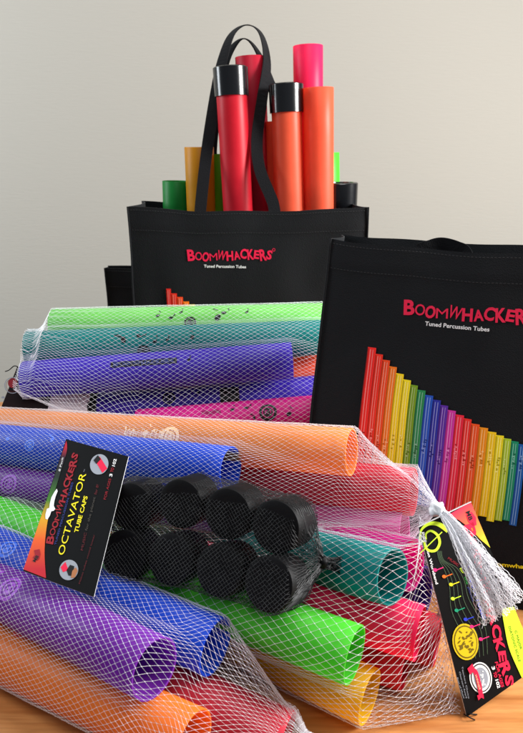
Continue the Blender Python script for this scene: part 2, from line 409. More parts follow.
def resample(pts, N, ph, prev=None, zz=0, amp=1):
    P = pts + [pts[0]]; L = [0]
    for i in range(len(P) - 1): L.append(L[-1] + (P[i + 1] - P[i]).length)
    tot = L[-1]; out = []; k = 0
    t0 = 0
    if prev:                        # keep the strands running straight: line this ring up with the last one
        sx = sy = 0
        for q in range(0, N, 4):
            p = prev[0][q]; best = 1e9; ba = 0
            for e in range(len(pts)):
                ab = P[e + 1] - P[e]; l2 = ab.length_squared
                w = 0 if l2 < 1e-14 else max(0, min(1, (p - P[e]).dot(ab) / l2)); dd = (P[e] + ab * w - p).length_squared
                if dd < best: best = dd; ba = L[e] + (L[e + 1] - L[e]) * w
            an = 2 * math.pi * (ba / tot - (q + prev[1]) / N); sx += math.cos(an); sy += math.sin(an)
        t0 = math.atan2(sy, sx) / (2 * math.pi)
    import bisect
    for i in range(N):
        t_ = (((i + ph + .45 * noise.noise(Vector((math.cos(6.283 * i / N) * 3, math.sin(6.283 * i / N) * 3, zz * 14))) * amp) / N + t0) % 1.0) * tot
        k = min(max(bisect.bisect_right(L, t_) - 1, 0), len(L) - 2)
        w = (t_ - L[k]) / max(L[k + 1] - L[k], 1e-9); out.append(P[k].lerp(P[k + 1], w))
    return out, tot
def bundle_net(tubes, axis, s0, s1, ds, N, kn0=None, kn1=None, rk=.004, sag=.45, rad=.00028, knot=.0005, off=.0012, shear=None, pw=.9, rough=.0012):
    """kn0 / kn1: lists of world points where the net closes at the low / high end"""
    a = Vector((axis[0], axis[1], 0)).normalized(); u = Vector((a.y, -a.x, 0)); O = tubes[0].A
    def loc(p): q = p - O; return q.dot(a), q.dot(u), q.z
    info = []
    for t_ in tubes:
        e = [loc(t_.A), loc(t_.B)]; e.sort(); info.append((e[0], e[1], t_.r))
    k0 = [loc(Vector(p)) for p in (kn0 or [])]; k1 = [loc(Vector(p)) for p in (kn1 or [])]
    rows = []; s = s0; j = 0; prev = None
    while s <= s1:
        cons = []; amt = 0
        for e0, e1, r in info:
            if s < e0[0]:
                for K in k0:
                    w = min(1, max(0, (e0[0] - s) / max(1e-4, e0[0] - K[0]))) ** pw
                    cons.append((e0[1] + (K[1] - e0[1]) * w, e0[2] + (K[2] - e0[2]) * w, (r + off) * (1 - w) + rk * w)); amt = max(amt, w)
            elif s > e1[0]:
                for K in k1:
                    w = min(1, max(0, (s - e1[0]) / max(1e-4, K[0] - e1[0]))) ** pw
                    cons.append((e1[1] + (K[1] - e1[1]) * w, e1[2] + (K[2] - e1[2]) * w, (r + off) * (1 - w) + rk * w)); amt = max(amt, w)
            else:
                w = (s - e0[0]) / (e1[0] - e0[0]); cons.append((e0[1] + (e1[1] - e0[1]) * w, e0[2] + (e1[2] - e0[2]) * w, r + off))
        if not cons: s += ds; j += 1; continue
        ring, tot = resample(hull_ring(cons), N,   .5 * (j % 2), prev, s); prev = ([p.copy() for p in ring], .5 * (j % 2))
        row = []
        cx = sum(p.x for p in ring) / N; cy = sum(p.y for p in ring) / N; ce = Vector((cx, cy))
        for i, p in enumerate(ring):
            gap = min((p - Vector((c[0], c[1]))).length - c[2] for c in cons)
            inn = (ce - p); dist = inn.length; inn.normalize()
            p = p + inn * min(max(gap, 0) * sag, .010)
            nz = noise.noise(Vector((s * 22, i * .23, 3.1))); nz2 = noise.noise(Vector((s * 60, i * .7, 9.1)))
            p = p - inn * (max(0, nz) * rough + .0003 + .12 * rough * nz2 + .12 * amt * min(dist, .02) * noise.noise(Vector((i * .9, s * 8, 1))))
            js = ds * .16 * noise.noise(Vector((i * .31, s * 40, 5)))
            ss = s + js + (shear(s, p.y) if shear else 0)
            w = O + a * ss + u * p.x + Vector((0, 0, 0)); w.z = p.y + O.z
            w = w + u * 0
            w.z = max(w.z, .0006); row.append(w)
        rows.append(row); s += ds; j += 1
    return rows, (lambda p: loc(p))
def netthing(name, rows, m, label, cat, root_loc, rad, knot, group=None):
    root = empty(name, root_loc, label, cat, group)
    V, Fc = strands(rows, True, rad, knot)
    wparent(link('mesh_sleeve', V, Fc, m), root)
    return root
# front left net
KA = Pz(304, 742, .016)
rows, lc = bundle_net([a_bl, a_pu, a_or, a_re], (-.906, .423), -.16, .34, .0037, 46, kn0=[KA], kn1=[Pd(-300, 560, .75)], pw=.95, rk=.006)
print('A', lc(KA), lc(a_pu.A), lc(a_re.A), len(rows))
s_ = lc(KA)[0]
rows = bundle_net([a_bl, a_pu, a_or, a_re], (-.906, .423), s_ - .006, .34, .0034, 72, kn0=[KA], kn1=[Pd(-300, 560, .75)], pw=.95, rk=.006)[0]
netthing('net_bag', rows, M_net, 'white mesh net bag around the front left purple, blue and orange tubes', 'net bag', (KA.x, KA.y, 0), .00012, .00048, 'white nets around the tubes')
# upper middle net
KU = Pd(436, 508, .505)
g = [b_or, b_bl, b_pu, b_re, b_li]
ax = (-.89, .45)
lc = bundle_net(g, ax, 0, .001, .001, 10, kn0=[KU], kn1=[Pd(-200, 440, .8)])[1]
s_ = lc(KU)[0]; print('U', lc(KU), [lc(t_.A) for t_ in g])
rows = bundle_net(g, ax, s_, .42, .0033, 90, kn0=[KU], kn1=[Pd(-300, 440, .85)], pw=.85, rk=.0045, sag=.5)[0]
netU = netthing('net_bag', rows, M_net, 'white mesh net bag around the pale orange tube, tied in a knot with a tassel', 'net bag', (KU.x, KU.y, 0), .000115, .00038, 'white nets around the tubes')
# lower middle net
KL1 = Pd(421, 522, .496); KL2 = Pz(459, 708, .003)
g = [d_li, d_ye, d_ro, d_re, d_te, d_ma, d_na, d_cr]
ax = (-.898, .44)
lc = bundle_net(g, ax, 0, .001, .001, 10, kn0=[KL2])[1]
s_ = lc(KL2)[0]; k1 = lc(KL1); print('L', lc(KL2), k1, [lc(t_.A) for t_ in g])
dsh = (k1[0] - s_) / (k1[2] - lc(KL2)[2]); zb = lc(KL2)[2]
def shear(s, z): return dsh * (z - zb) * max(0, min(1, 1 - (s - s_) / .040))
KL1s = KL1 + Vector((ax[0], ax[1], 0)).normalized() * (s_ - k1[0])
rows = bundle_net(g, ax, s_, .36, .0048, 74, kn0=[KL1s, KL2], kn1=[Pd(-300, 520, .85)], pw=1.0, rk=.003, sag=.45, shear=shear)[0]
netthing('net_bag', rows, M_net, 'wide meshed white net bag over the lime, yellow, teal and red tube ends', 'net bag', (KL2.x, KL2.y, 0), .00015, .00056, 'white nets around the tubes')
# back net
KC = Pd(14, 386, .69)
g = [c_lime, c_teal, c_vio, c_vio2, c_mag, c_red]
ax = (1, .02)
lc = bundle_net(g, ax, 0, .001, .001, 10, kn0=[KC])[1]
s_ = lc(KC)[0]; print('C', lc(KC), [lc(t_.A) for t_ in g])
rows = bundle_net(g, ax, s_, .335, .0040, 88, kn0=[KC], kn1=[Pd(400, 360, .75)], pw=.85, rk=.004, sag=.6)[0]
netthing('net_bag', rows, M_net, 'white mesh net bag around the back lime, teal and violet tubes', 'net bag', (KC.x, KC.y, 0), .00012, .00042, 'white nets around the tubes')

# clip and tassel of the upper net
def blob(c, rx, ry, rz, m, name, root, rot=0, seed=0, amp=.15):
    V = []; Fc = []; U, W = 24, 14
    for j in range(W + 1):
        ph = math.pi * j / W
        for i in range(U):
            th = 2 * math.pi * i / U; d = Vector((math.sin(ph) * math.cos(th), math.sin(ph) * math.sin(th), math.cos(ph)))
            k = 1 + amp * noise.noise(d * 1.7 + Vector((seed, 0, 0)))
            p = Vector((d.x * rx * k, d.y * ry * k, d.z * rz * k)); p = Matrix.Rotation(rot, 3, 'Y') @ p; V.append(c + p)
    for j in range(W):
        for i in range(U): Fc.append((j * U + i, j * U + (i + 1) % U, (j + 1) * U + (i + 1) % U, (j + 1) * U + i))
    return wparent(link(name, V, Fc, m, smooth=True), root)
blob(Pd(438, 510, .496), .0072, .0056, .0054, M_white, 'knot', netU, .5, 1, .5)
path = smoothpath([Pd(440, 511, .496), Pd(452, 525, .474), Pd(469, 552, .458), Pd(489, 584, .448), Pd(505, 612, .444)], 10)
path = path[:-1] + [path[-1]]
V = []; Fc = []
npath = len(path)
for layer in range(17):
    rr = random.Random(layer)
    lat = rr.uniform(-1, 1); n = 7; rows = []; dd = rr.uniform(-.004, .004); ln = rr.uniform(.86, 1.06)
    J = 34
    for j in range(J + 1):
        t_ = j / J * ln; x = min(t_, .999) * (npath - 1); k = int(x); p = path[k].lerp(path[min(k + 1, npath - 1)], x - k)
        if t_ > .999: p = p + (path[-1] - path[-2]) * ((t_ - .999) * (npath - 1))
        T_ = (path[min(k + 1, npath - 1)] - path[max(k - 1, 0)]).normalized(); side = T_.cross(FW).normalized(); nr = T_.cross(side)
        w = .0026 + .0205 * t_ ** 1.3
        row = []
        for i in range(n):
            q = (i + .5 * (j % 2)) / n - .5
            lt = lat * .75 + q * .5
            fold = math.sin(q * 9 + layer * 1.3 + t_ * 5) * .0024 * t_ + dd * (.3 + t_)
            row.append(p + side * (lt * w + (.0009 + .0022 * t_) * noise.noise(Vector((t_ * 5, layer * 1.7, i * .8)))) + nr * fold)
        rows.append(row)
    v_, f_ = strands(rows, False, .00015, 0); o = len(V); V += v_; Fc += [tuple(i + o for i in q) for q in f_]
wparent(link('tassel', V, Fc, M_net), netU)

# ------------------------------------------------------------------ tube caps in the black net
GCp = 'black tube caps packed in a small black net'
top_px = [(130, 507), (180, 504), (227, 514), (275, 527)]
bot_px = [(123, 555), (170, 559), (219, 570), (268, 584)]
dtop = [.513, .496, .478, .460]; dbot = [.498, .483, .466, .447]
caprow = []
names = ['nearest the header card', 'second from the header card', 'third from the header card', 'farthest from the header card']
RC = .0193; CL = .030
prof = [(CL, 0), (CL, RC - .002), (CL, RC - .0004), (CL - .0004, RC)] + [(CL * .5, RC)] + [(.0014, RC), (.0004, RC - .0006), (0, RC - .002), (.0, RC - .006), (.0001, 0)]
capV, capF = lathe(prof, 48)
capmesh = None
for r_, (pxs, ds_) in enumerate(((top_px, dtop), (bot_px, dbot))):
    for i, (p, d_) in enumerate(zip(pxs, ds_)):
        c = Pd(p[0], p[1], d_)
        bk = (ray(p[0], p[1]).normalized() + RT * (.50 + .05 * random.uniform(-1, 1)) + UP * (.22 + .06 * random.uniform(-1, 1) if r_ == 0 else .12)).normalized()
        if capmesh is None:
            o = link('tube_cap', capV, capF, M_cap, smooth=True); capmesh = o.data
            o.modifiers.new('e', 'EDGE_SPLIT').split_angle = R(40)
        else:
            o = bpy.data.objects.new('tube_cap', capmesh); col.objects.link(o); o.modifiers.new('e', 'EDGE_SPLIT').split_angle = R(40)
        z = Vector((0, 0, 1)); y = z.cross(bk).normalized(); z2 = bk.cross(y)
        m = Matrix((bk, y, z2)).transposed().to_4x4(); m.translation = c; o.matrix_world = m
        tag(o, 'round black cap in the %s row, %s' % ('upper' if r_ == 0 else 'lower', names[i]), 'tube cap', GCp)
        caprow.append((r_, c, bk))
# net over the caps: rings across the rows
def lerp_row(r_, x):
    C = [c for c in caprow if c[0] == r_]; x = max(0, min(2.999, x)); k = int(x); w = x - k
    return C[k][1].lerp(C[k + 1][1], w), C[k][2].lerp(C[k + 1][2], w).normalized()
rows = []; J = 118; N = 66
left_end = Pd(96, 530, .515); right_end = Pd(322, 563, .470)
tail_end = Pd(352, 566, .478)
for j in range(J + 1):
    s = -0.62 + (4.55 + .62) * j / J          # in cap units, 0..3 = cap centres
    ct, bt = lerp_row(0, s); cb, bb = lerp_row(1, s)
    ext = 0; w = 0
    row_dir = (caprow[3][1] - caprow[0][1]).normalized()
    if s > 3: ext = s - 3; 
    if s < 0: ext = s
    step = .042
    if s > 3:
        e = min(ext, .42); ct = ct + row_dir * e * step; cb = cb + row_dir * e * step
        w = max(0, min(1, (ext - .38) / .45)) ** .8
    if s < 0: ct = ct + row_dir * ext * step; cb = cb + row_dir * ext * step; w = max(0, (-ext - .4) / .5)
    # corner points: front upper, back upper, back lower, front lower
    upv = (ct - cb).normalized()
    h = RC + .0012
    scal = 1 - .10 * abs(math.sin(math.pi * s)) if 0 <= s <= 3 else 1
    hh = h * scal
    pts3 = [(ct + upv * hh * .95 - bt * .003), (ct + upv * hh + bt * CL), (cb - upv * hh + bb * CL), (cb - upv * hh * .95 - bb * .003)]
    if 3 <= s: 
        k_ = math.sqrt(max(.15, 1 - min(ext / .52, .95) ** 2)); mid_ = (ct + cb) / 2
        pts3 = [(ct + upv * h * k_ - bt * .003), (ct + upv * h * k_ + bt * CL), (cb - upv * h * k_ + bb * CL), (cb - upv * h * k_ - bb * .003)]
    tgt = right_end if s > 3 else left_end
    if s > 3 and ext > .83: tgt = right_end.lerp(tail_end, min(1, (ext - .83) / .72))
    rk = .0032 if (s <= 3 or ext < .95) else .0032 + (ext - .95) * .008
    cen = sum(pts3, Vector()) / 4
    new = []
    for p in pts3: new.append(p.lerp(tgt + (p - cen).normalized() * rk, w))
    # resample the closed quad with rounded spacing
    P = new + [new[0]]; L = [0]
    for i in range(4): L.append(L[-1] + (P[i + 1] - P[i]).length)
    row = []
    for i in range(N):
        t_ = ((i + .5 * (j % 2)) / N % 1) * L[-1]; k = max(q for q in range(4) if L[q] <= t_); ww = (t_ - L[k]) / max(1e-6, L[k + 1] - L[k])
        p = P[k].lerp(P[k + 1], ww); p = p + Vector((noise.noise(Vector((i * .4, j * .3, 1))), noise.noise(Vector((i * .4, j * .3, 4))), noise.noise(Vector((i * .4, j * .3, 8))))) * (.0006 + .002 * w)
        row.append(p)
    rows.append(row)
root = empty('cap_net', left_end, 'small black mesh net with gathered tail around the black tube caps', 'net bag')
V, Fc = strands(rows, True, .00016, .00025)
wparent(link('mesh_sleeve', V, Fc, M_blacknet), root)
blob(Pd(323, 563, .471), .004, .004, .005, M_cap, 'knot', root, .3, 4)

# ------------------------------------------------------------------ cards
def slab(corners, th, m, name='board', root=None, edge=M_cardedge, uvgrad=None, bend=0):
    """corners TL TR BR BL in world; thick board with white cut edge"""
    TL, TR, BR, BL = corners; n = (TR - TL).cross(BL - TL).normalized()
    if n.dot(C0 - TL) < 0: n = -n
    N = 16; V = []; Fc = []; fm = []
    for sd in (0, 1):
        for j in range(N + 1):
            for i in range(N + 1):
                u, w = i / N, j / N
                p = (TL.lerp(TR, u)).lerp(BL.lerp(BR, u), w) - n * th * sd; V.append(p)
    W = N + 1; S = W * W
    for j in range(N):
        for i in range(N):
            a = j * W + i; Fc.append((a, a + 1, a + W + 1, a + W)); fm.append(0)
            Fc.append((S + a, S + a + W, S + a + W + 1, S + a + 1)); fm.append(0)
    for i in range(N):
        for a, b_ in ((i, i + 1), (N * W + i, N * W + i + 1), (i * W, (i + 1) * W), (i * W + N, (i + 1) * W + N)):
            Fc.append((a, b_, b_ + S, a + S)); fm.append(1)
    o = link(name, V, Fc, None, mats=[m, edge], fm=fm)
    if root: wparent(o, root)
    return o, n
def plane_ink(TL, n, lift0=.00025):
    k = Ink(lambda px, py, l: Pp(px, py, TL, n) + n * (lift0 + l)); k.flip = -1; return k
def ramp_mat(name, stops, p0, p1):
    """printed colour blend between two world points"""
    m = mat(name, (255, 255, 255), .4, .4); t = m.node_tree
    g = nd(m, 'ShaderNodeNewGeometry'); d = (p1 - p0); L = d.length; d.normalize()
    sb = nd(m, 'ShaderNodeVectorMath', operation='SUBTRACT'); sb.inputs[1].default_value = p0
    dt = nd(m, 'ShaderNodeVectorMath', operation='DOT_PRODUCT'); dt.inputs[1].default_value = d / L
    r = nd(m, 'ShaderNodeValToRGB'); e = r.color_ramp.elements
    while len(e) < len(stops): e.new(.5)
    for q, (ps, c) in zip(e, stops): q.position = ps; q.color = (*lin(c), 1)
    t.links.new(g.outputs['Position'], sb.inputs[0]); t.links.new(sb.outputs[0], dt.inputs[0]); t.links.new(dt.outputs['Value'], r.inputs[0])
    t.links.new(r.outputs[0], t.nodes['Principled BSDF'].inputs['Base Color']); return m

# -- octavator header card. pixel coordinates of the crop: x = 20 + cx / 4.073, y = 430 + cy / 4.073
TL = Pd(66, 439, .552); TR = Pd(128.5, 456.5, .532); BL = Pd(23, 571, .478)
BR = TR + BL - TL
root = empty('header_card', BL, 'black cardboard header card with yellow lettering beside the black tube caps', 'header card')
q_, n_ = slab((TL, TR, BR, BL), .0008, M_card, root=root)
K = plane_ink(TL, n_)
s4 = lambda x, y: (20 + x / 4.073, 430 + y / 4.073)
oc_m = ramp_mat('rainbow_blend_print', [(0, (190, 30, 44)), (.2, (226, 90, 30)), (.36, (214, 160, 20)), (.5, (60, 120, 30)), (.68, (22, 40, 30)), (.85, (40, 16, 34)), (1, (210, 26, 60))], Pp(*s4(12, 565), TL, n_), Pp(*s4(188, 42), TL, n_))
arc = smoothpath([s4(189, 46), s4(190, 90), s4(160, 190), s4(128, 300), s4(108, 400), s4(100, 500), s4(106, 604)], 5)
pl = [tuple(p) for p in arc]
left = [(pl[0][0] + (s4(14, 568)[0] - pl[0][0]) * i / (len(pl) - 1), s4(187, 44)[1] + (s4(14, 568)[1] - s4(187, 44)[1]) * i / (len(pl) - 1)) for i in range(len(pl))]
K.add(pl + left, [(i, i + 1, len(pl) + i + 1, len(pl) + i) for i in range(len(pl) - 1)], oc_m)
LF = .0002
K.logo(s4(132, 468), s4(240, 98), 6.2, I_dred, .03, LF, reg=False)
K.text('TUNED PERCUSSION TUBES', s4(147, 470), s4(218, 215), I_dblue, 1.9, .02, LF)
K.text('OCTAVATOR', s4(178, 512), s4(270, 180), I_yel, 6.4, .0, LF)
K.text('TM', s4(262, 172), s4(265, 162), I_grey, .8, 0, LF)
K.text('TUBE CAPS', s4(236, 420), s4(276, 272), I_yel, 3.8, .02, LF)
K.text('MUSIC', s4(257, 492), s4(272, 420), I_dim, 2.4, .0, LF)
K.text('for the planet', s4(274, 412), s4(308, 275), I_dgrey, 2.4, .0, LF)
K.text('for 8!', s4(312, 265), s4(322, 225), I_dim, 2.6, .0, LF)
K.text('FOR AGES', s4(350, 285), s4(372, 200), I_dred, 2.4, .0, LF)
K.text('3', s4(375, 192), s4(377, 180), I_white, 2.8, .02, LF); K.text('TO', s4(379, 174), s4(384, 156), I_dred, 2.8, .02, LF); K.text('102', s4(386, 150), s4(394, 120), I_white, 2.8, .02, LF)
K.text('8 Pack', s4(164, 170), s4(178, 112), I_white, 1.9, .0, LF)
K.text('Makes tubes sound lower', s4(245, 628), s4(306, 428), I_dim, 1.6, .0, LF)
c = s4(323, 141); K.disc(c, 9.1, 10.3, I_grey, LF, R(20))
K.poly([s4(306, 125), s4(326, 110), s4(356, 158), s4(336, 176)], I_red, LF * 1.6)
K.poly([s4(300, 125), s4(318, 104), s4(330, 120), s4(312, 140)], I_black, LF * 2.2)
c = s4(199, 571); K.disc(c, 9.4, 10.3, I_grey, LF, R(20))
K.poly([s4(166, 560), s4(186, 538), s4(198, 572), s4(176, 580)], I_red, LF * 1.6)
K.poly([s4(190, 572), s4(205, 550), s4(222, 556), s4(216, 596), s4(198, 594)], I_black, LF * 1.6)
K.poly([s4(214, 575), s4(228, 560), s4(236, 575), s4(224, 602), s4(208, 604)], I_skin, LF * 2.2)
# hang hole: euro slot shape showing the pale back
K.poly([s4(104, 345), s4(110, 322), s4(120, 318), s4(122, 300), s4(128, 276), s4(140, 254), s4(150, 240), s4(154, 250), s4(146, 270), s4(140, 292), s4(138, 310), s4(144, 322), s4(138, 330), s4(128, 332), s4(122, 350), s4(112, 366), s4(104, 362)], I_white, LF)
K.poly([s4(58, 490), s4(80, 486), s4(84, 506), s4(78, 528), s4(66, 534), s4(52, 520), s4(62, 510)], I_dred, LF); K.text('MB', s4(62, 540), s4(78, 516), I_black, 3, .03, LF * 1.5)
K.build('printed_art', root)

# -- right header card: crop px  x = 390 + cx / 2.895, y = 480 + cy / 2.895
TL = Pd(418.5, 526.5, .480); BL = Pz(467, 717, .0008); TR = Pd(471, 501.5, .494)
BR = TR + BL - TL; n = (TR - TL).cross(BL - TL).normalized()
# true outline corner at lower right, on the card's plane
BRp = Pp(538, 666.3, TL, n)
root = empty('header_card', BL, 'tall black header card with treble clef and gold seal leaning under the white tassel', 'header card')
q_, n_ = slab((TL, TR, BRp, BL), .0008, M_card, root=root)
K = plane_ink(TL, n_)
s3 = lambda x, y: (390 + x / 2.895, 480 + y / 2.895)
m_ry = ramp_mat('red_yellow_blend_print', [(0, (240, 44, 80)), (.4, (248, 110, 70)), (.75, (250, 180, 50)), (1, (246, 232, 60))], Pp(*s3(215, 70), TL, n_), Pp(*s3(280, 185), TL, n_))
K.poly([s3(168, 101), s3(234, 64), s3(290, 196), s3(262, 172), s3(232, 140), s3(200, 116)], m_ry)
K.poly([s3(220, 100), s3(236, 92), s3(248, 108), s3(250, 130), s3(240, 134), s3(226, 120)], I_red, LF); K.text('MB', s3(219, 92), s3(229, 118), I_black, 4, .03, LF * 1.5)
K.line([s3(82, 136), s3(235, 63)], .55, M_cardedge, LF)
tp = lambda P_, n=8: [tuple(p) for p in smoothpath(P_, n)]
P_ = tp([s3(86, 175), s3(90, 145), s3(112, 127), s3(140, 128), s3(168, 146)]); K.line(P_, [1.0 + 4.6 * i / len(P_) for i in range(len(P_))], I_lime, LF)
P_ = tp([s3(104, 172), s3(104, 155), s3(118, 147), s3(137, 160), s3(143, 182), s3(133, 202), s3(116, 205), s3(103, 196), s3(98, 180), s3(90, 176)])
K.line(P_, [1.4 + 1.3 * math.sin(3.14 * i / len(P_)) for i in range(len(P_))], I_lime, LF * 1.3)
K.line([s3(78, 220), s3(150, 150)], 1.0, I_lime, LF * 1.6)
for q in range(5):
    o = q * 9.5
    K.line(tp([s3(136 + q * 3, 205), s3(142 + q * 3.4, 232), s3(158 + o * .9, 262 - q * 2), s3(172 + o * 1.1, 310 - q * 5), s3(176 + o * 1.3, 370 - q * 8), s3(196 + o * 1.35, 420 - q * 10), s3(226 + o * 1.3, 462 - q * 8), s3(236 + o * 1.2, 520 - q * 4)]), .32, I_staff, LF)
for x, y, m_ in ((134, 258, I_mag), (160, 277, I_orange), (180, 300, I_yel), (185, 341, I_lime), (196, 375, I_teal), (222, 401, I_blue), (240, 422, I_mag), (266, 458, I_mag)):
    p = s3(x - 4, y + 2); K.disc(p, 2.1, 1.7, m_, LF * 1.5, .3, 14); K.line([(p[0] + 1.4, p[1]), (p[0] + 8.2, p[1] - 2.6)], .9, m_, LF * 1.5)
K.text('Percussion Workband', s3(91, 152), s3(132, 302), I_white, 2.6, .02, LF)
K.text('MUSIC', s3(166, 228), s3(196, 250), I_dred, 2.4, 0, LF); K.text('for', s3(200, 256), s3(210, 272), I_lime, 2.4, 0, LF)
K.text('the', s3(214, 280), s3(221, 302), I_green, 2.2, 0, LF); K.text('planet', s3(224, 310), s3(238, 352), I_dblue, 2.2, 0, LF); K.text('earth', s3(240, 356), s3(248, 376), I_dim, 2.2, 0, LF)
K.text('TUNED PERCUSSION TUBES', s3(176, 130), s3(268, 404), I_blue, 3.4, .03, LF)
K.logo(s3(215, 130), s3(336, 600), 8.5, I_red, .04, LF, reg=False)
c = s3(218, 468); K.disc(c, 13.0, 18.4, I_gold, LF, R(-8)); K.disc(c, 11.6, 16.6, I_dgold, LF * 1.5, R(-8)); K.disc(c, 10.6, 15.2, I_gold, LF * 2, R(-8))
rr = random.Random(5)
for q in range(26): K.disc((c[0] + rr.uniform(-7, 7), c[1] + rr.uniform(-10, 10)), rr.uniform(.6, 2.4), rr.uniform(.5, 1.6), I_dgold, LF * (2.4 + q * .05), rr.uniform(0, 3), 9)
c = s3(262, 572); K.disc(c, 11.2, 15.8, I_white, LF, R(-8)); K.disc(c, 10.0, 14.4, I_black, LF * 1.5, R(-8)); K.disc(c, 9.0, 13.2, I_white, LF * 2, R(-8)); K.disc(c, 7.0, 10.6, I_grey, LF * 2.4, R(-8)); 
for q in range(14): K.disc((c[0] + rr.uniform(-4, 4), c[1] + rr.uniform(-7, 7)), rr.uniform(.5, 1.6), rr.uniform(.5, 1.2), I_white, LF * (2.6 + q * .05), rr.uniform(0, 3), 9)
K.line(tp([s3(232, 545), s3(246, 555), s3(256, 590), s3(262, 625)]), 4.2, I_red, LF * 4)
K.poly([s3(222, 545), s3(236, 530), s3(244, 548), s3(230, 562)], I_red, LF * 4.4); K.poly([s3(250, 622), s3(268, 618), s3(270, 632), s3(262, 628), s3(254, 636)], I_red, LF * 4.4)
K.text('WINNER', s3(243, 562), s3(256, 606), I_pale, 1.8, .0, LF * 5)
for q, (w_, y_) in enumerate((('Teachers Choice', 540), ('Classroom Award', 545), ('Best of Music', 552))): K.text(w_, s3(206 - q * 7, y_ + q * 10), s3(226 - q * 7, y_ + 92 - q * 6), I_grey, 1.5, 0, LF)
K.text('FOR AGES', s3(303, 527), s3(322, 600), I_red, 2.8, .02, LF)
K.text('3', s3(293, 540), s3(296, 550), I_white, 3.0, .03, LF); K.text('TO', s3(298, 556), s3(302, 572), I_red, 3.0, .03, LF); K.text('102', s3(304, 578), s3(311, 603), I_white, 3.0, .03, LF)
P1 = tp([s3(322, 372), s3(330, 420), s3(345, 490), s3(381, 572)], 5); P2 = tp([s3(338, 376), s3(352, 420), s3(364, 470), s3(380, 532)], 5)
edgeR = [s3(290 + 91 * i / (len(P1) - 1) , 190 + 383 * i / (len(P1) - 1)) for i in range(len(P1))]
def on_edge(y): return 235 + .4065 * (y - 62)
P2 = [s3(on_edge(366 + 174 * i / (len(P1) - 1)) - .8, 366 + 174 * i / (len(P1) - 1)) for i in range(len(P1))]
K.add(P1 + P2, [(i, i + 1, len(P1) + i + 1, len(P1) + i) for i in range(len(P1) - 1)], I_lime, LF)
K.text('C MAJOR', s3(360, 436), s3(376, 490), I_dgreen, 2.2, .0, LF * 1.6); K.text('DIATONIC SCALE', s3(342, 424), s3(372, 526), I_dgreen, 2.2, .0, LF * 1.6)
K.build('printed_art', root)
# frayed black string at its foot
V, Fc = strands([[Pz(466, 716, .001) + Vector((0, 0, .001))], [Pz(470, 716, .003)], [Pz(475, 718, .001)]], False, .0005, 0)
def wire(pts, r, m, name, root):
    P = smoothpath(pts, 6); V = []; Fc = []
    for i, p in enumerate(P):
        d = (P[min(i + 1, len(P) - 1)] - P[max(i - 1, 0)]).normalized(); a = d.cross(Vector((.2, .3, .9))).normalized(); b_ = d.cross(a)
        for k in range(6): V.append(p + (a * math.cos(k * 1.0472) + b_ * math.sin(k * 1.0472)) * r)
    for i in range(len(P) - 1):
        for k in range(6): Fc.append((i * 6 + k, i * 6 + (k + 1) % 6, (i + 1) * 6 + (k + 1) % 6, (i + 1) * 6 + k))
    return wparent(link(name, V, Fc, m, smooth=True), root)
wire([Pz(464, 714, .002), Pz(469, 717, .0035), Pz(475, 720, .0006)], .0005, M_cap, 'string', root)
wire([Pz(466, 713, .002), Pz(471, 714, .003), Pz(477, 714.5, .0006)], .0005, M_cap, 'string', root)

# -- back left header card
TL = Pd(17, 367, .722); TR = Pd(95, 374, .735); BL = Pd(-6, 425, .70); BR = Pd(70, 428, .675)
BR = TR + BL - TL
root = empty('header_card', BL, 'dark header card with a red round seal at the left end of the back net', 'header card')
q_, n_ = slab((TL, TR, BR, BL), .0008, mat('dark_maroon_card', (24, 10, 14), .5, .15), root=root)
K = plane_ink(TL, n_)
K.ring((12.5, 385.5), 8.2, 7.4, I_grey, LF, asp=1.0); K.disc((12.5, 383), 4.6, 5.0, I_dred, LF, .3); K.ring((12.5, 385.5), 6.6, 6.2, I_dim, LF)
K.disc((3, 397.5), 1.6, 1.2, I_grey, LF)
K.build('printed_seal', root); K = plane_ink(TL, n_)
K.poly([(55, 378), (92, 381), (86, 425), (44, 425)], M_clear, LF * 2)
K.line([(52, 391), (70, 394), (88, 396)], .8, I_dim, LF * 3)
K.build('printed_art', root)
wire([Pd(18, 367, .721), Pd(14, 366, .72), Pd(9, 370, .718), Pd(5, 371.5, .718)], .0006, M_cap, 'string', root)

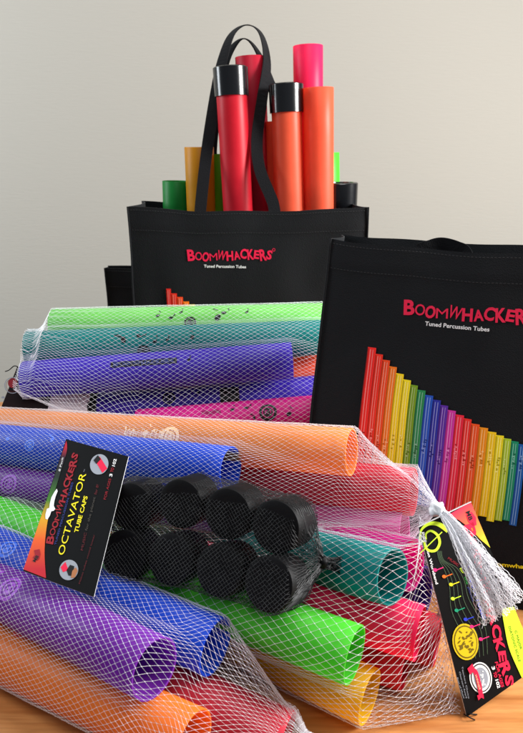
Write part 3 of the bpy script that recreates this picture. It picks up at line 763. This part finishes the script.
# ------------------------------------------------------------------ tote bags
M_thread = mat('charcoal_thread', (30, 32, 35), .8)
RAIN = [(240, 40, 34), (238, 48, 30), (240, 74, 28), (244, 120, 22), (246, 214, 20), (244, 222, 28), (120, 160, 30), (40, 140, 80), (34, 84, 190), (40, 46, 160), (90, 40, 160), (206, 50, 160),
        (236, 36, 60), (236, 44, 34), (238, 84, 26), (244, 150, 20), (246, 206, 20), (242, 226, 30), (170, 200, 40), (20, 140, 100), (20, 90, 170), (40, 50, 150), (90, 40, 150), (200, 50, 150)]
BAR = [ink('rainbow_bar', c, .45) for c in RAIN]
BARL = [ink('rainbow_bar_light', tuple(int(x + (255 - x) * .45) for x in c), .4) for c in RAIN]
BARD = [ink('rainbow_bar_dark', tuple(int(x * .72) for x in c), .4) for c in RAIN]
class Bag: pass
def tote(O, heading, lean, W, H, D, label, seed, wr=.003, pinch=.012):
    ex = Vector((math.cos(heading), math.sin(heading), 0)); nb = Vector((-math.sin(heading), math.cos(heading), 0))
    ez = (Vector((0, 0, 1)) * math.cos(lean) + nb * math.sin(lean)); ey = (nb * math.cos(lean) - Vector((0, 0, 1)) * math.sin(lean))
    b = Bag(); b.O = O; b.ex = ex; b.ez = ez; b.nf = -ey; b.W = W; b.H = H
    b.root = empty('tote_bag', O, label, 'tote bag', 'black tote bags')
    def disp(x, z):
        e = min(1, x / .02, (W - x) / .02) if 0 <= x <= W else 0
        e = max(0, e) * min(1, max(0, z) / .02)
        k = 1.3 * noise.noise(Vector((x * 9 + seed, z * 5, 1.3))) + .9 * abs(noise.noise(Vector(((x - z * .6) * 11 + seed, (z + x) * 4, 5.1)))) + .45 * noise.noise(Vector((x * 24 + seed, z * 12, 7.3))) + .5 * noise.noise(Vector(((x + z * .5) * 14 + seed, z * 3, 2.2)))
        return wr * k * (.15 + .85 * e) + .0009 / (1 + math.exp(-(z - (H - .0285)) * 1600))
    b.disp = disp
    def Wd(x, y, z, up=False):
        tz_ = max(0, z / H - .5) * 2; xr = x / W
        sag_ = (-.0055 * math.sin(math.pi * min(max(xr, 0), 1)) + .0022 * noise.noise(Vector((x * 16 + seed, y * 20, 4.4)))) * tz_ ** 2
        bow = -.006 * math.sin(math.pi * min(max(xr, 0), 1)) * math.sin(math.pi * min(1, max(0, z / H)) * .9)
        p = O + ex * (x + .0016 * noise.noise(Vector((z * 14, seed, y * 15)))) + ez * (z + sag_) + nb * (y + (bow if y < D * .5 else -bow))
        p.z = max(p.z, .0005); return p
    V = []; Fc = []
    nx, ny, nz = 48, 14, 56
    ringp = [(W * i / nx, 0, 'f') for i in range(nx)] + [(W, D * i / ny, 'r') for i in range(ny)] + [(W - W * i / nx, D, 'b') for i in range(nx)] + [(0, D - D * i / ny, 'l') for i in range(ny)]
    for j in range(nz + 1):
        z = H * j / nz
        for x, y, s in ringp:
            if s == 'f': p = Wd(x, -disp(x, z), z)
            elif s == 'b': p = Wd(x, y + disp(x, z + 1), z)
            else:
                k = math.sin(math.pi * y / D) * pinch * (z / H) * (1 + .4 * noise.noise(Vector((z * 12, seed, y * 9))))
                p = Wd(x - k if s == 'r' else x + k, y, z)
            V.append(p)
    M_ = len(ringp)
    for j in range(nz):
        for i in range(M_): Fc.append((j * M_ + i, j * M_ + (i + 1) % M_, (j + 1) * M_ + (i + 1) % M_, (j + 1) * M_ + i))
    Fc.append(tuple(range(M_))[::-1])
    o = wparent(link('body', V, Fc, M_fab, smooth=True), b.root); o.modifiers.new('s', 'SOLIDIFY').thickness = .0011
    o.modifiers.new('e', 'EDGE_SPLIT').split_angle = R(55)
    # stitched hem line below the front edge: short thread stitches
    for hz in (H - .0285, H - .004):
        SV = []; SF = []
        x = .003
        while x < W - .004:
            a = Wd(x, -disp(x, hz) - .0009, hz); c = Wd(x + .0022, -disp(x + .0022, hz) - .0009, hz); o_ = len(SV)
            up_ = ez * .00022; SV += [a - up_, c - up_, c + up_, a + up_, (a + c) / 2 - ey * .0004]
            SF += [(o_, o_ + 1, o_ + 4), (o_ + 1, o_ + 2, o_ + 4), (o_ + 2, o_ + 3, o_ + 4), (o_ + 3, o_, o_ + 4)]; x += .0034
        wparent(link('hem_stitching', SV, SF, M_thread), b.root)
    # piped seams at the front corners
    for x in (0.0, W):
        P = [Wd(x, -.001 - disp(x, H * k / 20), H * k / 20) for k in range(21)]
        wire(P[::2], .0011, M_fab, 'seam', b.root)
    def fn(px, py, l):
        p = Pp(px, py, O, b.nf); q = p - O; x = q.dot(ex); z = q.dot(ez)
        return xz(x, z, l)
    def xz(x, z, l=0): return Wd(x, -disp(min(max(x, 0), W), z) - .0009 - l, z)
    def loc(px, py):
        p = Pp(px, py, O, b.nf); q = p - O; return q.dot(ex), q.dot(ez)
    b.fn = fn; b.xz = xz; b.loc = loc; b.Wd = Wd; b.D = D
    return b
def bag_print(b, logo_p, logo_q, h, sub_p, sub_q, sh, xs, ys, ybot, www=None):
    K = Ink(lambda x, z, l: b.xz(x, z, l))
    A = b.loc(*logo_p); B = b.loc(*logo_q); K.logo(A, B, h, I_red, .035, 0, arc=-.12); A = b.loc(*sub_p); B = b.loc(*sub_q); K.text('Tuned Percussion Tubes', A, B, I_white, sh, .02, 0)
    K.build('printed_name', b.root)
    K = Ink(lambda x, z, l: b.xz(x, z, l)); zb = b.loc(*ybot)[1]
    X = [b.loc(x, y)[0] for x, y in zip(xs, ys)]; Z = [b.loc(x, y)[1] for x, y in zip(xs, ys)]
    rr = random.Random(3)
    while len(X) < 22: X.append(X[-1] + (X[4] - X[0]) / 4 * .98); Z.append(Z[-1] - (Z[0] - Z[4]) / 4 * .5)
    for i in range(len(X) - 1):
        x0, x1, z1 = X[i], X[i + 1], Z[i]; w = x1 - x0; z0 = zb + (.002 * math.sin(i * 2.1) if i > 11 else 0)
        if x1 > b.W - .006: break
        i_ = i % 24
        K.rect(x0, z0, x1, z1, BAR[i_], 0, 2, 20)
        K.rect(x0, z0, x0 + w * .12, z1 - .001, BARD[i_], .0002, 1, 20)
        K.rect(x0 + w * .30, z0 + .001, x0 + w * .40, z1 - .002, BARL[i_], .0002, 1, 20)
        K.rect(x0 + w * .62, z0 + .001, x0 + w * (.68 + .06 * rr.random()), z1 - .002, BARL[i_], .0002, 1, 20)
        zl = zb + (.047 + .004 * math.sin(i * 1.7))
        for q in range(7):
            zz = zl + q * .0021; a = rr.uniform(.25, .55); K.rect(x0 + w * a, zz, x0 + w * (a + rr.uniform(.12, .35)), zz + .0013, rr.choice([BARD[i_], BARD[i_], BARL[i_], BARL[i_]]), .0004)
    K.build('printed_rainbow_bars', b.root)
    if www:
        K = Ink(lambda x, z, l: b.xz(x, z, l)); K.text('www.boomwhackers.com', b.loc(*www[0]), b.loc(*www[1]), I_yel, .0037, .03); K.build('printed_web_address', b.root)
def ribbon(P3, width, th, root, name='handle', wdir=None, m=M_strap):
    P = smoothpath(P3, 8); V = []; Fc = []
    for i, p in enumerate(P):
        d = (P[min(i + 1, len(P) - 1)] - P[max(i - 1, 0)]).normalized()
        wv = wdir(i / (len(P) - 1), d) if wdir else d.cross(FW)
        wv = (wv - d * wv.dot(d)).normalized(); n = d.cross(wv)
        for a, b_ in ((-1, -1), (1, -1), (1, 1), (-1, 1)): V.append(p + wv * a * width / 2 + n * b_ * th / 2)
    for i in range(len(P) - 1):
        for k in range(4): Fc.append((i * 4 + k, i * 4 + (k + 1) % 4, (i + 1) * 4 + (k + 1) % 4, (i + 1) * 4 + k))
    Fc += [(0, 1, 2, 3), tuple(len(V) - 4 + k for k in range(4))]
    o = wparent(link(name, V, Fc, m, smooth=False), root); return o

# back bag
HB = .328
O = Pz(128, 207, HB); O.z = 0
bag1 = tote(O, R(1), 0, .302, HB, .102, 'black tote bag full of standing coloured tubes at the back', 4.2, .0030)
bag_print(bag1, (187.5, 258), (272, 258), .0125, (204, 265.5), (246, 266.5), .0038, [167, 172, 178, 184, 190, 195.8], [287.5, 292, 295.5, 300, 303, 307], (220, 400))
def wd_up(t_, d): 
    s = math.sin(math.pi * t_); v_ = d.cross(FW).normalized(); return v_ * (1 - .55 * s ** 4) + FW * (.9 * s ** 4)
ribbon([Pd(200, 222, .822), Pd(201, 203, .822), Pd(207, 150, .825), Pd(216, 92, .83), Pd(223, 58, .835), Pd(232, 34, .84), Pd(247, 25, .84), Pd(261, 34, .835), Pd(267, 62, .83), Pd(262, 100, .822), Pd(257, 140, .82), Pd(260, 170, .82), Pd(273, 203, .822), Pd(275, 222, .822)], .0150, .0013, bag1.root, wdir=wd_up)
ribbon([Pd(214, 215, .915), Pd(212, 150, .89), Pd(219, 95, .86), Pd(225, 62, .85), Pd(237, 42, .85), Pd(248, 40, .85), Pd(260, 56, .85), Pd(271, 85, .83), Pd(276, 104, .875), Pd(280, 150, .89), Pd(286, 215, .915)], .0140, .0013, bag1.root, wdir=wd_up)
# stitched handle ends on the front
for px in (200, 274):
    x, z = bag1.loc(px, 214); K = Ink(lambda a, c, l: bag1.xz(a, c, l))
# bag standing behind
O = Py(105, 267.5, .956); HQ = O.z; O.z = 0
tote(O, R(1), 0, .24, HQ, .020, 'black tote bag corner sticking out left behind the full bag', 9.1, .002, .002)
# right bag
HT = .328; LN = R(18); HD = R(-20)
top = Pz(331, 239, HT * math.cos(LN)); nb = Vector((-math.sin(HD), math.cos(HD), 0))
O = top - nb * HT * math.sin(LN); O.z = 0
bag2 = tote(O, HD, LN, .285, HT, .045, 'black tote bag at the right with rainbow bars and a short folded handle', 1.7, .0040, .006)
xs = [368.6, 376.4, 383.3, 390.3, 397.3, 404.6, 412, 419, 426.8, 434.5, 442, 449.3, 457, 465.3, 472.6, 480.8, 489, 497.2, 504.6, 512, 519.3, 526.5]
ys = [346, 352.7, 358.5, 365, 371.6, 377.3, 382.2, 387, 392, 396.6, 401.9, 406.8, 411, 414.6, 419.5, 423, 427.3, 431, 434.3, 437, 440, 443]
bag_print(bag2, (404, 311), (536, 322), .0125, (426, 322.5), (490, 327.5), .0040, xs, ys, (480, 513.5), ((466, 560), (563, 569)))
tp_ = lambda x, z, y: bag2.Wd(x, y, z)
xa = bag2.loc(412, 243)[0]; xb = bag2.loc(474, 246)[0]
xm = bag2.loc(441, 240)[0]
ribbon([tp_(xa + .004, HT - .03, .010), tp_(xa + .006, HT - .008, .012), tp_(xa + .016, HT - .0015, .015), tp_(xm, HT + .0020, .017), tp_(xm + .014, HT - .0005, .018), tp_(xb - .008, HT - .006, .018), tp_(xb, HT - .03, .014)], .014, .0014, bag2.root, wdir=lambda t_, d: d.cross(nb))

# ------------------------------------------------------------------ light
w = bpy.data.worlds.new('World'); scene.world = w; w.use_nodes = True
bg = w.node_tree.nodes['Background']; bg.inputs[0].default_value = (.80, .88, 1.0, 1); bg.inputs[1].default_value = .2
def area(name, loc, tgt, sx, sy, power, rgb):
    l = bpy.data.lights.new(name, 'AREA'); l.shape = 'RECTANGLE'; l.size = sx; l.size_y = sy; l.energy = power; l.color = rgb
    o = bpy.data.objects.new(name, l); col.objects.link(o); o.location = loc
    o.rotation_euler = (Vector(tgt) - Vector(loc)).to_track_quat('-Z', 'Y').to_euler(); return o
area('window_light', (1.25, .46, .72), (.0, .47, .03), .5, .6, 52, (1.0, .99, .97))
area('left_window_light', (-1.6, .85, .95), (.0, 1.55, .4), .5, 1.1, 28, (.88, .95, 1.0))
area('room_light', (.1, -.3, 1.8), (.1, 1.0, .1), .7, .7, 8, (1, .985, .97))
area('ceiling_light', (.2, .95, 1.75), (.05, .5, 0), .5, .5, 11, (1, .985, .96))
scene.render.engine = 'CYCLES'
scene.view_settings.view_transform = 'Standard'; scene.view_settings.look = 'None'; scene.view_settings.gamma = 1; scene.view_settings.exposure = 0
scene.cycles.max_bounces = 8; scene.cycles.transparent_max_bounces = 8
